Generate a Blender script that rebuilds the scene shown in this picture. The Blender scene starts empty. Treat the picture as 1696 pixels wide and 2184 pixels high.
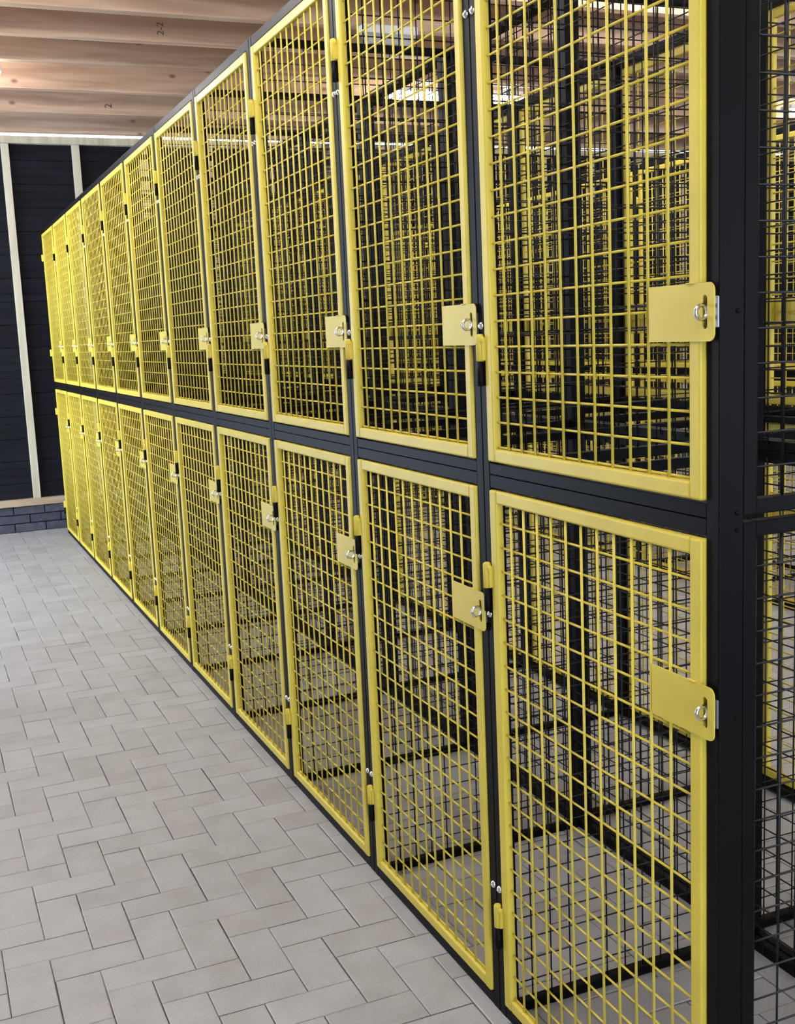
import bpy, bmesh, math, random
from mathutils import Vector, Matrix
C = bpy.context.scene
COL = C.collection
random.seed(7)
S = 0.75          # one locker pitch (0.75 m): every length below is in pitches, floor at z = 0
Z0 = 0.045        # bottom edge of the lower doors above the floor

# ---------------------------------------------------------------- camera
cam_data = bpy.data.cameras.new('camera')
cam = bpy.data.objects.new('camera', cam_data)
COL.objects.link(cam)
YAW, PITCH, ROLL = 0.39970, -0.15690, -0.04370
fwd = Vector((math.sin(YAW) * math.cos(PITCH), math.cos(YAW) * math.cos(PITCH), math.sin(PITCH)))
rgt = fwd.cross(Vector((0, 0, 1))).normalized()
upv = rgt.cross(fwd)
r2 = math.cos(ROLL) * rgt + math.sin(ROLL) * upv
u2 = -math.sin(ROLL) * rgt + math.cos(ROLL) * upv
M = Matrix((r2, u2, -fwd)).transposed().to_4x4()
M.translation = Vector((-1.4267 * S, -1.8001 * S, (1.9753 + Z0) * S))
cam.matrix_world = M
cam_data.sensor_fit = 'HORIZONTAL'
cam_data.sensor_width = 36.0
cam_data.lens = 36.0 * 2407.6 / 1696.0
cam_data.clip_start = 0.05
C.camera = cam

# ---------------------------------------------------------------- world, exposure
w = bpy.data.worlds.new('world')
C.world = w
w.use_nodes = True
bg = w.node_tree.nodes['Background']
bg.inputs['Color'].default_value = (0.64, 0.79, 1.0, 1)
bg.inputs['Strength'].default_value = 3.9
C.view_settings.view_transform = 'Standard'
C.view_settings.look = 'None'
C.view_settings.gamma = 1.0
C.view_settings.use_curve_mapping = False
C.view_settings.exposure = 1.45
LAMP = 30.0       # radiance of the fluorescent lenses

# ---------------------------------------------------------------- materials
def nodes(name):
    m = bpy.data.materials.new(name)
    m.use_nodes = True
    nt = m.node_tree
    return m, nt, nt.nodes['Principled BSDF']

def N(nt, t, **kw):
    n = nt.nodes.new(t)
    for k, v in kw.items():
        setattr(n, k, v)
    return n

def ramp(nt, stops):
    r = N(nt, 'ShaderNodeValToRGB')
    e = r.color_ramp.elements
    while len(e) < len(stops):
        e.new(0.5)
    for i, (p, c) in enumerate(stops):
        e[i].position = p
        e[i].color = (c[0], c[1], c[2], 1)
    return r

def coat(name, col, rough, spec=0.5, grain=0.02, metal=0.0):
    """powder-coated steel: even colour, tiny orange-peel relief"""
    m, nt, b = nodes(name)
    tc = N(nt, 'ShaderNodeTexCoord')
    n = N(nt, 'ShaderNodeTexNoise')
    n.inputs['Scale'].default_value = 6
    n.inputs['Detail'].default_value = 5
    nt.links.new(tc.outputs['Object'], n.inputs['Vector'])
    c2 = tuple(min(1, x * 1.10) for x in col)
    c1 = tuple(x * 0.92 for x in col)
    r = ramp(nt, [(0.3, c1), (0.7, c2)])
    nt.links.new(n.outputs['Fac'], r.inputs['Fac'])
    nt.links.new(r.outputs['Color'], b.inputs['Base Color'])
    b.inputs['Roughness'].default_value = rough
    b.inputs['Specular IOR Level'].default_value = spec
    b.inputs['Metallic'].default_value = metal
    n2 = N(nt, 'ShaderNodeTexNoise')
    n2.inputs['Scale'].default_value = 900
    nt.links.new(tc.outputs['Object'], n2.inputs['Vector'])
    bp = N(nt, 'ShaderNodeBump')
    bp.inputs['Strength'].default_value = grain
    bp.inputs['Distance'].default_value = 0.001
    nt.links.new(n2.outputs['Fac'], bp.inputs['Height'])
    nt.links.new(bp.outputs['Normal'], b.inputs['Normal'])
    return m

M_YEL = coat('yellow_powder_coat', (0.635, 0.487, 0.060), 0.42, 0.28)
M_BLK = coat('black_powder_coat', (0.0042, 0.0036, 0.0038), 0.46, 0.07)
M_WIRE = coat('black_wire', (0.0045, 0.0042, 0.0046), 0.4, 0.35)
M_ZINC = coat('bright_zinc', (0.72, 0.73, 0.74), 0.22, 0.5, 0.01, 1.0)
M_HOUS = coat('lamp_housing', (0.62, 0.64, 0.66), 0.5)
M_BRKT = coat('grey_bracket', (0.30, 0.30, 0.31), 0.35, 0.5, 0.01, 0.9)

def wood(name, cols, axis, knots=True, rough=0.55, stain=None):
    m, nt, b = nodes(name)
    tc = N(nt, 'ShaderNodeTexCoord')
    oi = N(nt, 'ShaderNodeObjectInfo')
    add = N(nt, 'ShaderNodeVectorMath', operation='ADD')
    sc = N(nt, 'ShaderNodeVectorMath', operation='SCALE')
    sc.inputs[0].default_value = (31.0, 17.0, 23.0)
    nt.links.new(oi.outputs['Random'], sc.inputs['Scale'])
    nt.links.new(tc.outputs['Object'], add.inputs[0])
    nt.links.new(sc.outputs['Vector'], add.inputs[1])
    mp = N(nt, 'ShaderNodeMapping')
    v = [7.0, 7.0, 7.0]
    v[axis] = 0.5
    mp.inputs['Scale'].default_value = v
    nt.links.new(add.outputs['Vector'], mp.inputs['Vector'])
    n = N(nt, 'ShaderNodeTexNoise')
    n.inputs['Scale'].default_value = 2.2
    n.inputs['Detail'].default_value = 9
    n.inputs['Distortion'].default_value = 0.7
    nt.links.new(mp.outputs['Vector'], n.inputs['Vector'])
    r = ramp(nt, [(0.34, cols[0]), (0.52, cols[1]), (0.68, cols[2])])
    nt.links.new(n.outputs['Fac'], r.inputs['Fac'])
    out = r.outputs['Color']
    # lamella tint, piece by piece
    hs = N(nt, 'ShaderNodeHueSaturation')
    mr = N(nt, 'ShaderNodeMapRange')
    mr.inputs['To Min'].default_value = 0.86
    mr.inputs['To Max'].default_value = 1.14
    nt.links.new(oi.outputs['Random'], mr.inputs['Value'])
    nt.links.new(mr.outputs['Result'], hs.inputs['Value'])
    nt.links.new(out, hs.inputs['Color'])
    out = hs.outputs['Color']
    if knots:
        mk = N(nt, 'ShaderNodeMapping')
        kv = [3.2, 3.2, 3.2]
        kv[axis] = 1.9
        mk.inputs['Scale'].default_value = kv
        nt.links.new(add.outputs['Vector'], mk.inputs['Vector'])
        mk.inputs['Rotation'].default_value = (math.radians(90), 0, 0)
        vo = N(nt, 'ShaderNodeTexVoronoi', voronoi_dimensions='2D')
        vo.inputs['Scale'].default_value = 1.0
        nt.links.new(mk.outputs['Vector'], vo.inputs['Vector'])
        kr = ramp(nt, [(0.0, (1, 1, 1)), (0.03, (0.6, 0.6, 0.6)), (0.06, (0, 0, 0))])
        nt.links.new(vo.outputs['Distance'], kr.inputs['Fac'])
        mx = N(nt, 'ShaderNodeMixRGB')
        mx.inputs['Color2'].default_value = (0.16, 0.075, 0.04, 1)
        nt.links.new(kr.outputs['Color'], mx.inputs['Fac'])
        nt.links.new(out, mx.inputs['Color1'])
        out = mx.outputs['Color']
    nt.links.new(out, b.inputs['Base Color'])
    b.inputs['Roughness'].default_value = rough
    bp = N(nt, 'ShaderNodeBump')
    bp.inputs['Strength'].default_value = 0.12
    bp.inputs['Distance'].default_value = 0.004
    nt.links.new(n.outputs['Fac'], bp.inputs['Height'])
    nt.links.new(bp.outputs['Normal'], b.inputs['Normal'])
    return m

M_BEAM = wood('spruce_beam', [(0.44, 0.275, 0.18), (0.555, 0.365, 0.245), (0.65, 0.455, 0.315)], 0)
M_DECK = wood('roof_board', [(0.45, 0.31, 0.225), (0.56, 0.40, 0.30), (0.64, 0.48, 0.36)], 1)
M_STUD = wood('pine_stud', [(0.36, 0.31, 0.21), (0.44, 0.39, 0.28), (0.50, 0.45, 0.34)], 2)
M_SILL = wood('pine_sill', [(0.34, 0.24, 0.145), (0.44, 0.32, 0.21), (0.51, 0.39, 0.27)], 0)
M_BOARD = wood('black_stained_board', [(0.0045, 0.0046, 0.0072), (0.0065, 0.0066, 0.010), (0.009, 0.009, 0.0135)], 0, False, 0.75)
M_BOARD.node_tree.nodes['Principled BSDF'].inputs['Specular IOR Level'].default_value = 0.15

def stone(name, lo, mid, hi, scale, rough, bump, island=True):
    m, nt, b = nodes(name)
    tc = N(nt, 'ShaderNodeTexCoord')
    geo = N(nt, 'ShaderNodeNewGeometry')
    n = N(nt, 'ShaderNodeTexNoise')
    n.inputs['Scale'].default_value = scale
    n.inputs['Detail'].default_value = 8
    nt.links.new(geo.outputs['Position'], n.inputs['Vector'])
    big = N(nt, 'ShaderNodeTexNoise')
    big.inputs['Scale'].default_value = 1.3
    big.inputs['Detail'].default_value = 3
    nt.links.new(geo.outputs['Position'], big.inputs['Vector'])
    a = N(nt, 'ShaderNodeMath', operation='ADD')
    nt.links.new(n.outputs['Fac'], a.inputs[0])
    oi = N(nt, 'ShaderNodeObjectInfo')
    s1 = N(nt, 'ShaderNodeMath', operation='ADD')
    nt.links.new(oi.outputs['Random'], s1.inputs[0])
    nt.links.new(geo.outputs['Random Per Island'], s1.inputs[1])
    fr = N(nt, 'ShaderNodeMath', operation='FRACT')
    nt.links.new(s1.outputs[0], fr.inputs[0])
    k = N(nt, 'ShaderNodeMath', operation='MULTIPLY_ADD')
    k.inputs[1].default_value = 0.32
    k.inputs[2].default_value = -0.16
    nt.links.new(fr.outputs[0], k.inputs[0])
    nt.links.new(k.outputs[0], a.inputs[1])
    a2 = N(nt, 'ShaderNodeMath', operation='MULTIPLY_ADD')
    a2.inputs[1].default_value = 0.5
    nt.links.new(big.outputs['Fac'], a2.inputs[0])
    nt.links.new(a.outputs[0], a2.inputs[2])
    s = N(nt, 'ShaderNodeMath', operation='SUBTRACT')
    s.inputs[1].default_value = 0.25
    nt.links.new(a2.outputs[0], s.inputs[0])
    r = ramp(nt, [(0.2, lo), (0.5, mid), (0.8, hi)])
    nt.links.new(s.outputs[0], r.inputs['Fac'])
    # fine speckle
    sp = N(nt, 'ShaderNodeTexNoise')
    sp.inputs['Scale'].default_value = 330
    sp.inputs['Detail'].default_value = 2
    nt.links.new(geo.outputs['Position'], sp.inputs['Vector'])
    mr = N(nt, 'ShaderNodeMapRange')
    mr.inputs['From Min'].default_value = 0.3
    mr.inputs['From Max'].default_value = 0.7
    mr.inputs['To Min'].default_value = 0.86
    mr.inputs['To Max'].default_value = 1.12
    nt.links.new(sp.outputs['Fac'], mr.inputs['Value'])
    mu = N(nt, 'ShaderNodeMixRGB', blend_type='MULTIPLY')
    mu.inputs['Fac'].default_value = 1
    nt.links.new(r.outputs['Color'], mu.inputs['Color1'])
    nt.links.new(mr.outputs['Result'], mu.inputs['Color2'])
    nt.links.new(mu.outputs['Color'], b.inputs['Base Color'])
    b.inputs['Roughness'].default_value = rough
    ad = N(nt, 'ShaderNodeMath', operation='ADD')
    nt.links.new(sp.outputs['Fac'], ad.inputs[0])
    nt.links.new(n.outputs['Fac'], ad.inputs[1])
    bp = N(nt, 'ShaderNodeBump')
    bp.inputs['Strength'].default_value = bump
    bp.inputs['Distance'].default_value = 0.002
    nt.links.new(ad.outputs[0], bp.inputs['Height'])
    nt.links.new(bp.outputs['Normal'], b.inputs['Normal'])
    return m

M_PAVE = stone('grey_concrete_paver', (0.315, 0.295, 0.285), (0.36, 0.343, 0.338), (0.395, 0.384, 0.386), 9, 0.5, 0.25)
M_SAND = stone('joint_sand', (0.045, 0.032, 0.024), (0.08, 0.058, 0.043), (0.13, 0.10, 0.075), 60, 0.9, 0.5)
M_BRICK = stone('black_painted_brick', (0.028, 0.030, 0.045), (0.045, 0.048, 0.07), (0.085, 0.09, 0.12), 22, 0.6, 0.6)
M_MORT = stone('dark_mortar', (0.015, 0.016, 0.022), (0.02, 0.021, 0.03), (0.03, 0.03, 0.04), 40, 0.9, 0.5)
M_PLAS = stone('wall_render', (0.30, 0.30, 0.29), (0.36, 0.36, 0.35), (0.40, 0.40, 0.39), 3, 0.8, 0.2)
M_INK, _nt, _b = nodes('stamp_ink')
_b.inputs['Base Color'].default_value = (0.12, 0.05, 0.035, 1)
_b.inputs['Roughness'].default_value = 0.7
M_LENS, _nt, _b = nodes('clear_lens')
_b.inputs['Base Color'].default_value = (0.80, 0.82, 0.84, 1)
_b.inputs['Roughness'].default_value = 0.12
_b.inputs['Transmission Weight'].default_value = 0.6
M_GLOW, _nt, _b = nodes('lit_diffuser')
_b.inputs['Base Color'].default_value = (0.9, 0.9, 0.9, 1)
_b.inputs['Emission Color'].default_value = (1.0, 0.985, 0.96, 1)
_b.inputs['Emission Strength'].default_value = LAMP

# ---------------------------------------------------------------- mesh helpers (pitch units in, metres out)
class MB:
    def __init__(self):
        self.bm = bmesh.new()
    def box(self, x0, x1, y0, y1, z0, z1, bev=0.0, seg=2):
        v = [self.bm.verts.new((x * S, y * S, z * S)) for z in (z0, z1) for y in (y0, y1) for x in (x0, x1)]
        fs = [(0, 2, 3, 1), (4, 5, 7, 6), (0, 1, 5, 4), (2, 6, 7, 3), (0, 4, 6, 2), (1, 3, 7, 5)]
        faces = [self.bm.faces.new([v[i] for i in f]) for f in fs]
        if bev > 0:
            ed = list({e for f in faces for e in f.edges})
            bmesh.ops.bevel(self.bm, geom=ed, offset=bev * S, segments=seg, affect='EDGES', profile=0.5)
        return self
    def rod(self, a, b, r, n=6, smooth=True, cap=True):
        a = Vector(a) * S
        b = Vector(b) * S
        d = (b - a).normalized()
        t = Vector((0, 0, 1)) if abs(d.z) < 0.9 else Vector((1, 0, 0))
        p = d.cross(t).normalized()
        q = d.cross(p)
        ra, rb = [], []
        for i in range(n):
            o = (p * math.cos(2 * math.pi * (i + .5) / n) + q * math.sin(2 * math.pi * (i + .5) / n)) * r * S
            ra.append(self.bm.verts.new(a + o))
            rb.append(self.bm.verts.new(b + o))
        for i in range(n):
            f = self.bm.faces.new((ra[i], ra[(i + 1) % n], rb[(i + 1) % n], rb[i]))
            f.smooth = smooth
        if cap:
            self.bm.faces.new(ra[::-1])
            self.bm.faces.new(rb)
        return self
    def lathe(self, c, axis, prof, n=16):
        """prof: list of (distance along axis, radius)"""
        c = Vector(c) * S
        d = Vector(axis).normalized()
        t = Vector((0, 0, 1)) if abs(d.z) < 0.9 else Vector((1, 0, 0))
        p = d.cross(t).normalized()
        q = d.cross(p)
        rings = []
        for (h, r) in prof:
            rings.append([self.bm.verts.new(c + d * h * S + (p * math.cos(2 * math.pi * i / n) + q * math.sin(2 * math.pi * i / n)) * max(r, 1e-4) * S) for i in range(n)])
        for a, b in zip(rings, rings[1:]):
            for i in range(n):
                f = self.bm.faces.new((a[i], a[(i + 1) % n], b[(i + 1) % n], b[i]))
                f.smooth = True
        self.bm.faces.new(rings[0][::-1])
        self.bm.faces.new(rings[-1])
        return self
    def torus(self, c, axis, R, r, n=24, m=10, a0=0, a1=2 * math.pi):
        c = Vector(c) * S
        d = Vector(axis).normalized()
        t = Vector((0, 0, 1))
        p = d.cross(t).normalized()
        q = d.cross(p)
        rings = []
        for i in range(n):
            a = 2 * math.pi * i / n
            o = p * math.cos(a) + q * math.sin(a)
            rings.append([self.bm.verts.new(c + (o * (R + r * math.cos(2 * math.pi * j / m)) + d * r * math.sin(2 * math.pi * j / m)) * S) for j in range(m)])
        for i in range(n):
            a, b = rings[i], rings[(i + 1) % n]
            for j in range(m):
                f = self.bm.faces.new((a[j], b[j], b[(j + 1) % m], a[(j + 1) % m]))
                f.smooth = True
        return self
    def mesh(self, name, mat):
        bmesh.ops.recalc_face_normals(self.bm, faces=self.bm.faces)
        me = bpy.data.meshes.new(name)
        self.bm.to_mesh(me)
        self.bm.free()
        me.materials.append(mat)
        return me

def put(name, me, parent=None, loc=(0, 0, 0)):
    o = bpy.data.objects.new(name, me)
    COL.objects.link(o)
    o.location = (loc[0] * S, loc[1] * S, loc[2] * S)
    if parent:
        o.parent = parent
    return o

def thing(name, label, cat, loc, rz=0.0, group=None):
    o = bpy.data.objects.new(name, None)
    COL.objects.link(o)
    o.empty_display_size = 0.1
    o.location = (loc[0] * S, loc[1] * S, loc[2] * S)
    o.rotation_euler = (0, 0, rz)
    o['label'] = label
    o['category'] = cat
    if group:
        o['group'] = group
    return o

def struct(o):
    o['kind'] = 'structure'
    return o

# ---------------------------------------------------------------- room (x across, y along the row)
XL, XR, YB, YF = -4.2, 11.0, -6.0, 11.35
ZC = 4.26 + Z0          # underside of the beams
ZD = ZC + 0.42          # underside of the roof deck

# floor: bedding sand slab + pavers in 90 degree herringbone
floor = struct(put('floor', MB().box(XL, XR, YB, YF + 0.16, -0.15, -0.0055).mesh('floor', M_SAND)))
A = 0.1438              # paver module: 107.9 mm
G = 0.0016              # half joint
OX, OY = -0.9067, 2.3427
def paver_verts(lx, ly, h=0.0):
    b = 0.0035
    x0, x1, y0, y1 = G, lx - G, G, ly - G
    v = []
    for (e, z) in ((0, -0.05), (0, h - 0.0022), (b, h)):
        v += [(x0 + e, y0 + e, z), (x1 - e, y0 + e, z), (x1 - e, y1 - e, z), (x0 + e, y1 - e, z)]
    f = [(8, 9, 10, 11)]
    for k in (0, 4):
        for i in range(4):
            j = (i + 1) % 4
            f.append((k + i, k + j, k + 4 + j, k + 4 + i))
    return v, f
def paver_mesh(lx, ly):
    v, f = paver_verts(lx, ly)
    me = bpy.data.meshes.new('paver')
    me.from_pydata([(a * S, b * S, c * S) for a, b, c in v], [], f)
    me.materials.append(M_PAVE)
    return me
bricks = []
for i in range(-60, 110):
    for j in range(-60, 60):
        # lattice (1,-1), (2,2)
        ox, oy = i + 2 * j, -i + 2 * j
        for (px, py, lx, ly) in ((ox, oy, 1, 2), (ox, oy + 2, 2, 1)):
            x, y = OX + px * A, OY + py * A
            if x > XL and x + lx * A < XR and y > -2.0 and y + ly * A < YF + 0.29:
                bricks.append((x, y, lx * A, ly * A))
camp = Vector((-1.4267, -1.8001, 1.9753 + Z0))
def seen(b):
    p = Vector((b[0] + b[2] / 2, b[1] + b[3] / 2, 0)) - camp
    d = p.dot(fwd)
    if d <= 0:
        return False
    return abs(p.dot(r2) / d) < 0.37 and abs(p.dot(u2) / d) < 0.475
vis = sorted([b for b in bricks if seen(b) and b[0] + b[2] / 2 < 0.9], key=lambda b: (Vector((b[0], b[1], 0)) - camp).length)
near = set(vis[:300])
m12, m21 = paver_mesh(A, 2 * A), paver_mesh(2 * A, A)
for b in vis[:300]:
    o = put('paver', m12 if b[3] > b[2] else m21, floor, (b[0] + random.uniform(-0.0008, 0.0008), b[1] + random.uniform(-0.0008, 0.0008), random.uniform(-0.0012, 0.0012)))
    o.rotation_euler = (random.gauss(0, 0.0035), random.gauss(0, 0.0035), random.gauss(0, 0.0035))
V, F = [], []
for b in bricks:
    if b in near:
        continue
    v, f = paver_verts(b[2], b[3], random.uniform(-0.0009, 0.0009))
    k = len(V)
    V += [((p[0] + b[0]) * S, (p[1] + b[1]) * S, p[2] * S) for p in v]
    F += [tuple(q + k for q in g) for g in f]
me = bpy.data.meshes.new('paver_field')
me.from_pydata(V, [], F)
me.materials.append(M_PAVE)
o = put('paver_field', me, floor)
o['kind'] = 'stuff'

# far wall: brick plinth, sill, black weatherboards, studs, plate
wall = struct(put('wall_far', MB().box(XL, XR, YF + 0.03, YF + 0.16, 0, 0.275).box(XL, XR, YF + 0.06, YF + 0.12, 0.275, 4.17 + Z0).mesh('wall_far', M_MORT)))
bl, bh = 0.335, 0.0975
bm_full = MB().box(0.005, bl - 0.005, 0, 0.05, 0.005, bh - 0.005, 0.004, 1).mesh('brick', M_BRICK)
for c in range(3):
    x = XL + (0.17 if c % 2 else 0.0)
    while x + bl < XR:
        put('brick', bm_full, wall, (x, YF - 0.002 + random.uniform(0, 0.004), c * bh))
        x += bl
def board():
    b = MB()
    prof = [(0.0, 0.003), (0.003, 0.0), (0.080, 0.0), (0.082, 0.002), (0.084, 0.0), (0.163, 0.0), (0.165, 0.002), (0.167, 0.0), (0.244, 0.0), (0.247, 0.005)]
    rows = []
    for z, y in prof:
        rows.append([b.bm.verts.new((x * S, (y + 0.045) * S, z * S)) for x in (XL, XR)])
    top = [b.bm.verts.new((x * S, 0.062 * S, 0.247 * S)) for x in (XL, XR)]
    bot = [b.bm.verts.new((x * S, 0.062 * S, 0.0)) for x in (XL, XR)]
    rows = [bot] + rows + [top]
    for p, q in zip(rows, rows[1:]):
        b.bm.faces.new((p[0], p[1], q[1], q[0]))
    b.bm.faces.new((rows[-1][0], rows[-1][1], rows[0][1], rows[0][0]))
    return b.mesh('board', M_BOARD)
bme = board()
for k in range(16):
    put('board', bme, wall, (0, YF, 0.247 + Z0 + 0.25 * k))
stud_me = MB().box(-0.039, 0.039, -0.03, 0.045, 0, 4.16 - 0.327, 0.003, 1).mesh('stud', M_STUD)
x = -0.25 - 0.738 * 5
while x < XR:
    put('stud', stud_me, wall, (x, YF, 0.327 + Z0))
    x += 0.738
put('sill_plate', MB().box(XL, XR, -0.035, 0.045, 0, 0.078, 0.003, 1).mesh('sill_plate', M_SILL), wall, (0, YF, 0.249 + Z0))
put('top_plate', MB().box(XL, XR, -0.035, 0.10, 0, 0.078, 0.003, 1).mesh('top_plate', M_STUD), wall, (0, YF, 4.162 + Z0))
# spacer blocks in the daylight slot between plate and roof beams
sp_me = MB().box(0, 0.012, 0, 0.05, 0, 0.03).mesh('slot_clip', M_HOUS)
for i in range(14):
    put('slot_clip', sp_me, wall, (-3.6 + i * 1.03 + random.uniform(-.25, .25), YF + 0.02, 4.24 + Z0))

# side and rear walls (outside the frame; left and rear openings added for daylight)
wl = struct(put('wall_left', MB().box(XL - 0.3, XL, YB, 6.6, 0, ZD + .1).box(XL - 0.3, XL, 6.6, 11.1, 4.1, ZD + .1).box(XL - 0.3, XL, 11.1, YF + .16, 0, ZD + .1).mesh('wall_left', M_PLAS)))
wr = struct(put('wall_right', MB().box(XR, XR + 0.3, YB, YF + .16, 0, ZD + .1).mesh('wall_right', M_PLAS)))
wb = struct(put('wall_back', MB().box(XL, -3.4, YB - 0.3, YB, 0, ZD + .1).box(-3.4, -0.2, YB - 0.3, YB, 3.4, ZD + .1).box(-0.2, 5.0, YB - 0.3, YB, 0, ZD + .1).box(5.0, 8.5, YB - 0.3, YB, 3.4, ZD + .1).box(8.5, XR, YB - 0.3, YB, 0, ZD + .1).mesh('wall_back', M_PLAS)))

# ceiling: deck + spruce beams running across
ceil = struct(put('ceiling', MB().box(XL - .3, XR + .3, YB - .3, YF + 0.75, ZD, ZD + 0.1).mesh('ceiling', M_DECK)))
bw = 0.10
beam_me = MB().box(XL, XR, 0, bw, 0, 0.42, 0.006, 2).mesh('beam', M_BEAM)
ys = [11.2, 10.13, 9.08, 8.04, 7.25, 6.5]
y = 5.6
while y > YB:
    ys.append(y)
    y -= 0.9
beams = {}
for y in ys:
    o = put('beam', beam_me, ceil, (0, y, ZC))
    beams[y] = o
# pressed lettering stamped on two beam faces
def stamp(txt, x, z, y, size):
    cu = bpy.data.curves.new('stamp', 'FONT')
    cu.body = txt
    cu.size = size * S
    cu.extrude = 0.0004
    cu.align_x = 'LEFT'
    t = bpy.data.objects.new('tmp', cu)
    COL.objects.link(t)
    dg = bpy.context.evaluated_depsgraph_get()
    me = bpy.data.meshes.new_from_object(t.evaluated_get(dg))
    bpy.data.objects.remove(t)
    me.materials.clear()
    me.materials.append(M_INK)
    o = bpy.data.objects.new('stamped_mark', me)
    COL.objects.link(o)
    o.parent = beams[y]
    o.location = (x * S, -0.0008, (z - ZC) * S)
    o.rotation_euler = (math.radians(90), math.radians(-90), 0)
    return o
stamp('2-2', 0.625, 4.305 + Z0, 7.25, 0.075)
stamp('2', 0.70, 4.318 + Z0, 10.13, 0.10)

# ---------------------------------------------------------------- ceiling lamps
LX = 1.49
hous = MB().box(0, LX, -0.085, 0.085, 0.055, 0.10, 0.008, 2).mesh('housing', M_HOUS)
diff = MB().box(0.02, LX - 0.02, -0.07, 0.07, 0.0, 0.055, 0.02, 3).mesh('diffuser', M_GLOW)
clip = MB().box(-0.006, 0.006, -0.09, 0.09, 0.045, 0.07).mesh('clip', M_ZINC)
coln = {-1.98: 'over the open left aisle', 2.97: 'over the aisle behind the lockers', 7.71: 'at the far right'}
ROWS = [8.37, 5.02, 1.67, -1.68]
rl = {8.37: 'nearest the black end wall', 5.02: 'above the middle of the lockers', 1.67: 'above the nearest lockers', -1.68: 'towards the rear wall'}
for ry in ROWS:
    for cx in (-1.98, 2.97, 7.71):
        t = thing('ceiling_lamp', 'lit ceiling lamp ' + coln[cx] + ', ' + rl[ry], 'ceiling lamp', (cx, ry, ZC - 0.10), 0, 'fluorescent lamps under the beams')
        put('housing', hous, t)
        put('diffuser', diff, t)
        for q in (0.25, 1.24):
            put('clip', clip, t, (q, 0, 0))
        # hangers up to the neighbouring beam
        hy = min(ys, key=lambda v: abs(v + bw / 2 - ry)) + bw / 2 - ry
        put('hanger', MB().box(0.3, 0.34, min(0, hy) - .02, max(0, hy) + .02, 0.096, 0.10).box(LX - 0.34, LX - 0.30, min(0, hy) - .02, max(0, hy) + .02, 0.096, 0.10).mesh('hanger', M_HOUS), t)

# emergency luminaire screwed to a beam face, unlit
t = thing('emergency_lamp', 'small unlit grey emergency lamp with clear lens under a roof beam', 'lamp', (1.93, 6.5, ZC - 0.06))
put('housing', MB().box(0, 0.45, -0.10, 0, -0.0, 0.065, 0.01, 2).mesh('housing', M_HOUS), t)
lb = MB()
v = [(0.01, 0), (0.44, 0), (0.40, -0.075), (0.05, -0.075)]
f0 = [lb.bm.verts.new((a * S, -0.095 * S, b * S)) for a, b in v]
f1 = [lb.bm.verts.new((a * S, -0.01 * S, b * S)) for a, b in v]
lb.bm.faces.new(f0)
lb.bm.faces.new(f1[::-1])
for i in range(4):
    lb.bm.faces.new((f0[i], f0[(i + 1) % 4], f1[(i + 1) % 4], f1[i]))
bmesh.ops.bevel(lb.bm, geom=lb.bm.edges[:], offset=0.006 * S, segments=2, affect='EDGES')
put('lens', lb.mesh('lens', M_LENS), t)

# ---------------------------------------------------------------- locker parts (local: x depth, y along the row, z from floor)
DW0, DW1 = 0.0430, 0.9605     # door edges inside a pitch
ZB = {'low': 0.0 + Z0, 'up': 1.619 + Z0}
DH = {'low': 1.541, 'up': 1.549}
DD = 0.024                   # door depth
XP = 0.006                   # front plane of the posts
def door_frame(h):
    b = MB()
    b.box(0, DD, DW0, DW0 + 0.036, 0, h, 0.005, 2)
    b.box(0, DD, DW1 - 0.039, DW1, 0, h, 0.005, 2)
    b.box(0.0008, DD, DW0 + 0.0355, DW1 - 0.0385, 0, 0.036, 0.005, 2)
    b.box(0.0008, DD, DW0 + 0.0355, DW1 - 0.0385, h - 0.036, h, 0.005, 2)
    return b.mesh('door', M_YEL)
def door_mesh(h):
    b = MB()
    for k in range(11):
        y = 0.1555 + 0.0699 * k
        b.rod((0.009, y, 0.028), (0.009, y, h - 0.028), 0.0034, 8)
    k = 0
    while 0.041 + 0.0671 * k < h - 0.02:
        z = 0.041 + 0.0671 * k
        b.rod((0.0145, DW0 + 0.03, z), (0.0145, DW1 - 0.03, z), 0.0030, 8)
        k += 1
    return b.mesh('wire_mesh', M_YEL)
def lock_plate():
    """flat plate with two rounded corners and a vertical slot, local z=0 at plate centre"""
    y0, y1, hz, r = -0.0040, 0.2065, 0.056, 0.016
    sy, sh, sr = 0.0250, 0.033, 0.0080
    out = []
    for (cy, cz, a0) in ((y0 + r, hz - r, 90), (y0 + r, -hz + r, 180)):
        for i in range(7):
            a = math.radians(a0 + 15 * i)
            out.append((cy + r * math.cos(a), cz + r * math.sin(a)))
    out += [(y1, -hz), (y1, hz)]
    ins = []
    for (cz, a0) in ((sh - sr, 0), (-sh + sr, 180)):
        for i in range(7):
            a = math.radians(a0 + 30 * i)
            ins.append((sy + sr * math.cos(a), cz + sr * math.sin(a)))
    b = MB()
    bm = b.bm
    lo = [bm.verts.new((-0.0030 * S, p[0] * S, p[1] * S)) for p in out]
    li = [bm.verts.new((-0.0030 * S, p[0] * S, p[1] * S)) for p in ins]
    e = [bm.edges.new((lo[i], lo[(i + 1) % len(lo)])) for i in range(len(lo))]
    e += [bm.edges.new((li[i], li[(i + 1) % len(li)])) for i in range(len(li))]
    bmesh.ops.triangle_fill(bm, use_beauty=True, edges=e)
    fs = bm.faces[:]
    r = bmesh.ops.extrude_face_region(bm, geom=fs)
    bmesh.ops.translate(bm, verts=[g for g in r['geom'] if isinstance(g, bmesh.types.BMVert)], vec=(0.0026 * S, 0, 0))
    # weld bead where the plate meets the stile
    b.box(-0.006, 0.0, 0.056, 0.082, hz - 0.001, hz + 0.002, 0.001, 1)
    return b.mesh('lock_plate', M_YEL)
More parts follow.
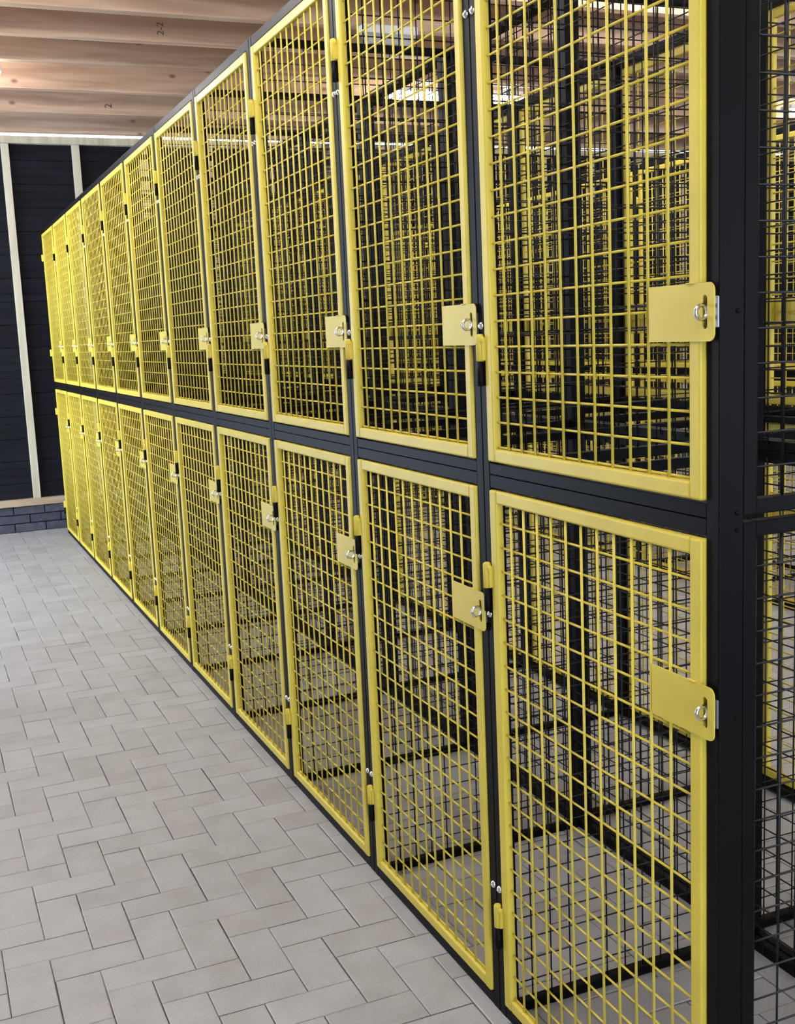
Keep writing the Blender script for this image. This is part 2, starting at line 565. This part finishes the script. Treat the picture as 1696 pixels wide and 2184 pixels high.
def hinge_sleeve():
    b = MB()
    b.lathe((-0.006, 0.9735, 0), (0, 0, 1), [(0, 0.0095), (0.002, 0.0115), (0.066, 0.0115), (0.071, 0.0095), (0.0735, 0.005)], 20)
    b.box(-0.009, 0.004, 0.9535, 0.9685, 0.003, 0.062, 0.002, 2)
    b.lathe((-0.006, 0.9585, 0.058), (0, 0, 1), [(-0.012, 0.003), (-0.006, 0.006), (0.0, 0.007), (0.006, 0.006), (0.009, 0.002)], 12)
    return b.mesh('hinge_sleeve', M_YEL)
def hinge_pin():
    b = MB()
    b.lathe((-0.006, 0.9735, -0.066), (0, 0, 1), [(0, 0.0098), (0.002, 0.011), (0.0655, 0.011)], 20)
    b.box(-0.002, XP + 0.002, 0.968, 0.982, -0.064, -0.002, 0.001, 1)
    return b.mesh('hinge_barrel', M_BLK)
def eye():
    b = MB()
    b.torus((-0.0165, 0.0255, 0), (0, 1, 0), 0.0135, 0.0042, 24, 10)
    b.lathe((-0.003, 0.0255, -0.002), (1, 0, 0), [(-0.0, 0.0042), (0.010, 0.0042)], 12)
    return b.mesh('padlock_eye', M_ZINC)
def bracket():
    return MB().box(0.001, XP, 0.0005, 0.034, -0.03, 0.03, 0.001, 1).mesh('eye_bracket', M_BRKT)
def bolt(axis=(-1, 0, 0), mat=None):
    b = MB()
    b.lathe((0, 0, 0), axis, [(-0.001, 0.0115), (0.002, 0.0115), (0.006, 0.009), (0.008, 0.004)], 14)
    b.lathe((0, 0, 0), axis, [(0.006, 0.0045), (0.0095, 0.004)], 6)
    return b.mesh('bolt', mat or M_ZINC)
def front_post(y0, y1, d=0.046):
    return MB().box(XP, XP + d, y0, y1, 0, 3.212 + Z0, 0.003, 2).mesh('post', M_BLK)
def back_post(y0, y1):
    return MB().box(0.893, 0.923, y0, y1, 0, 3.212 + Z0, 0.003, 2).mesh('post', M_BLK)
TOPZ = 3.212 + Z0
def frail(z0, z1, x0=XP + 0.001, x1=XP + 0.045):
    return MB().box(x0, x1, 0.0400, 0.9635, z0 + Z0, z1 + Z0, 0.002, 2).mesh('rail', M_BLK)
def side_frame(z0, z1, end=False):
    b = MB()
    x0, x1 = 0.0525, 0.892
    if end:
        x0, x1 = 0.0665, 0.862
        b.box(x0, 0.100, -0.016, 0.016, 0, z1 - z0, 0.003, 2)
        b.box(0.832, x1, -0.016, 0.016, 0, z1 - z0, 0.003, 2)
        x0, x1 = 0.0995, 0.8325
    b.box(x0, x1, -0.0155, 0.0155, 0, 0.031, 0.003, 2)
    b.box(x0, x1, -0.0155, 0.0155, z1 - z0 - 0.031, z1 - z0, 0.003, 2)
    return b.mesh('side_panel', M_BLK)
def side_mesh(h, end=False):
    b = MB()
    k = 0
    x0, x1 = (0.092, 0.838) if end else (0.050, 0.894)
    while 0.105 + 0.0662 * k < x1:
        x = 0.105 + 0.0662 * k
        if x > x0 + 0.01:
            b.rod((x, -0.006, 0.02), (x, -0.006, h - 0.02), 0.0025, 6)
        k += 1
    z = 0.095
    while z < h - 0.02:
        b.rod((x0, -0.0105, z), (x1, -0.0105, z), 0.0024, 6)
        z += 0.0681
    return b.mesh('wire_mesh', M_WIRE)
def back_mesh(h):
    b = MB()
    k = 0
    while 0.125 + 0.068 * k < 0.93:
        y = 0.125 + 0.068 * k
        b.rod((0.890, y, 0.01), (0.890, y, h - 0.01), 0.0025, 6)
        k += 1
    z = 0.10
    while z < h - 0.02:
        b.rod((0.886, 0.03, z), (0.886, 0.965, z), 0.0024, 6)
        z += 0.0681
    return b.mesh('back_mesh', M_WIRE)

ME = {}
for lv in ('low', 'up'):
    ME['door', lv] = door_frame(DH[lv])
    ME['dmesh', lv] = door_mesh(DH[lv])
SIDE = {'low': (0.0, 1.573 + Z0), 'up': (1.587 + Z0, TOPZ)}
for lv in ('low', 'up'):
    ME['side', lv] = side_frame(*SIDE[lv])
    ME['smesh', lv] = side_mesh(SIDE[lv][1] - SIDE[lv][0])
    ME['eside', lv] = side_frame(*SIDE[lv], True)
    ME['esmesh', lv] = side_mesh(SIDE[lv][1] - SIDE[lv][0], True)
    ME['bmesh', lv] = back_mesh(SIDE[lv][1] - SIDE[lv][0])
ME['plate'] = lock_plate()
ME['sleeve'] = hinge_sleeve()
ME['pin'] = hinge_pin()
ME['eye'] = eye()
ME['bracket'] = bracket()
ME['bolt'] = bolt()
ME['sbolt'] = bolt((0, -1, 0), M_BLK)
ME['fp0'], ME['fp1'] = front_post(0, 0.0405), front_post(0.9630, 0.998)
ME['efp0'], ME['efp1'] = front_post(0, 0.0405, 0.060), front_post(0.9630, 0.998, 0.060)
ME['bp0'], ME['bp1'] = back_post(0, 0.044), back_post(0.9585, 0.998)
RAILS = [frail(-Z0 + 0.001, -0.006), frail(1.546, 1.5815), frail(1.583, 1.614), frail(3.173, 3.211)]
BRAILS = [frail(1.546, 1.5815, 0.894, 0.922), frail(1.583, 1.614, 0.894, 0.922), frail(3.173, 3.211, 0.894, 0.922), frail(-Z0 + 0.001, -0.006, 0.894, 0.922)]
PLZ = {'low': 1.186, 'up': 1.990}

def locker(x, y, rz, label, group, first=False, last=False, back=True):
    t = thing('mesh_locker', label, 'locker', (x, y, 0), rz, group)
    for k in ('efp0' if first else 'fp0', 'efp1' if last else 'fp1', 'bp0', 'bp1'):
        put('post', ME[k], t)
    for m in RAILS + BRAILS:
        put('rail', m, t)
    for lv in ('low', 'up'):
        z = ZB[lv]
        d = put('door', ME['door', lv], t, (0, 0, z))
        th = math.radians(-0.42 if (first and back) else -random.uniform(0, 0.12))   # how far the door stands off the frame
        hp = Vector((-0.006, 0.9735))
        rp = Vector((hp.x * math.cos(th) - hp.y * math.sin(th), hp.x * math.sin(th) + hp.y * math.cos(th)))
        d.rotation_euler = (0, 0, th)
        d.location = ((hp.x - rp.x) * S, (hp.y - rp.y) * S, z * S)
        put('wire_mesh', ME['dmesh', lv], d)
        put('lock_plate', ME['plate'], d, (0, 0, PLZ[lv] + Z0 - z))
        tz = (DH[lv] - 0.204 - 0.0735, 0.204 + 0.040)
        if lv == 'up':
            tz = (DH[lv] - 0.205 - 0.0735, 1.890 - 1.619)
        for hz in tz:
            put('hinge_sleeve', ME['sleeve'], d, (0, 0, hz))
            put('hinge_barrel', ME['pin'], t, (0, 0, z + hz))
        put('padlock_eye', ME['eye'], t, (0, 0, PLZ[lv] + Z0))
        put('eye_bracket', ME['bracket'], t, (0, 0, PLZ[lv] + Z0))
        s0 = SIDE[lv][0]
        e = 'e' if last else ''
        p = put('side_panel', ME[e + 'side', lv], t, (0, 0.982, s0))
        put('wire_mesh', ME[e + 'smesh', lv], p)
        if first:
            p = put('side_panel', ME['eside', lv], t, (0, 0.016, s0))
            put('wire_mesh', ME['esmesh', lv], p)
        if back:
            put('back_mesh', ME['bmesh', lv], t, (0, 0, s0))
    for (by, bz) in ((0.980, 2.792), (0.980, 0.356), (0.0175, 2.792), (0.0175, 0.356), (0.985, 1.985), (0.985, 1.185)):
        if (by < 0.1 and first) or (by > 0.983 and last):
            continue
        put('bolt', ME['bolt'], t, (XP + 0.001, by, bz + Z0))
    if first:
        for bz in (1.99, 1.595, 1.561, 1.17):   # painted over with the frame
            put('bolt', ME['sbolt'], t, (0.050, 0.0, bz + Z0)).scale = (0.45, 0.45, 0.45)
    return t

ORD = ['nearest', 'second', 'third', 'fourth', 'fifth', 'sixth', 'seventh', 'eighth', 'ninth', 'tenth', 'last']
for c in range(11):
    if c == 0:
        lab = 'yellow-doored black mesh locker at the near end, beside the thick black corner post'
    elif c == 10:
        lab = 'yellow-doored mesh locker farthest away in the front row, next to the black end wall'
    else:
        lab = ORD[c] + ' yellow-doored mesh locker from the near end of the front row'
    locker(0, c - 0.0325, 0, lab, 'mesh lockers in the front row', c == 0, c == 10)
for c in range(11):
    if c == 0:
        lab = 'mesh locker back to back with the nearest one, its yellow doors facing away'
    elif c == 10:
        lab = 'mesh locker behind the front row and beside the end wall, doors facing away'
    else:
        lab = ORD[c] + ' mesh locker from the near end of the row standing behind, doors facing away'
    locker(1.850, c + 0.976, math.pi, lab, 'mesh lockers backing onto the front row', c == 10, c == 0, False)
for c in range(11):
    if c == 0:
        lab = 'nearest mesh locker of the opposite row across the rear aisle'
    elif c == 10:
        lab = 'mesh locker at the end wall in the opposite row across the rear aisle'
    else:
        lab = ORD[c] + ' mesh locker from the near end of the opposite row across the rear aisle'
    locker(4.03, c - 0.0325, 0, lab, 'mesh lockers across the rear aisle', c == 0, c == 10)
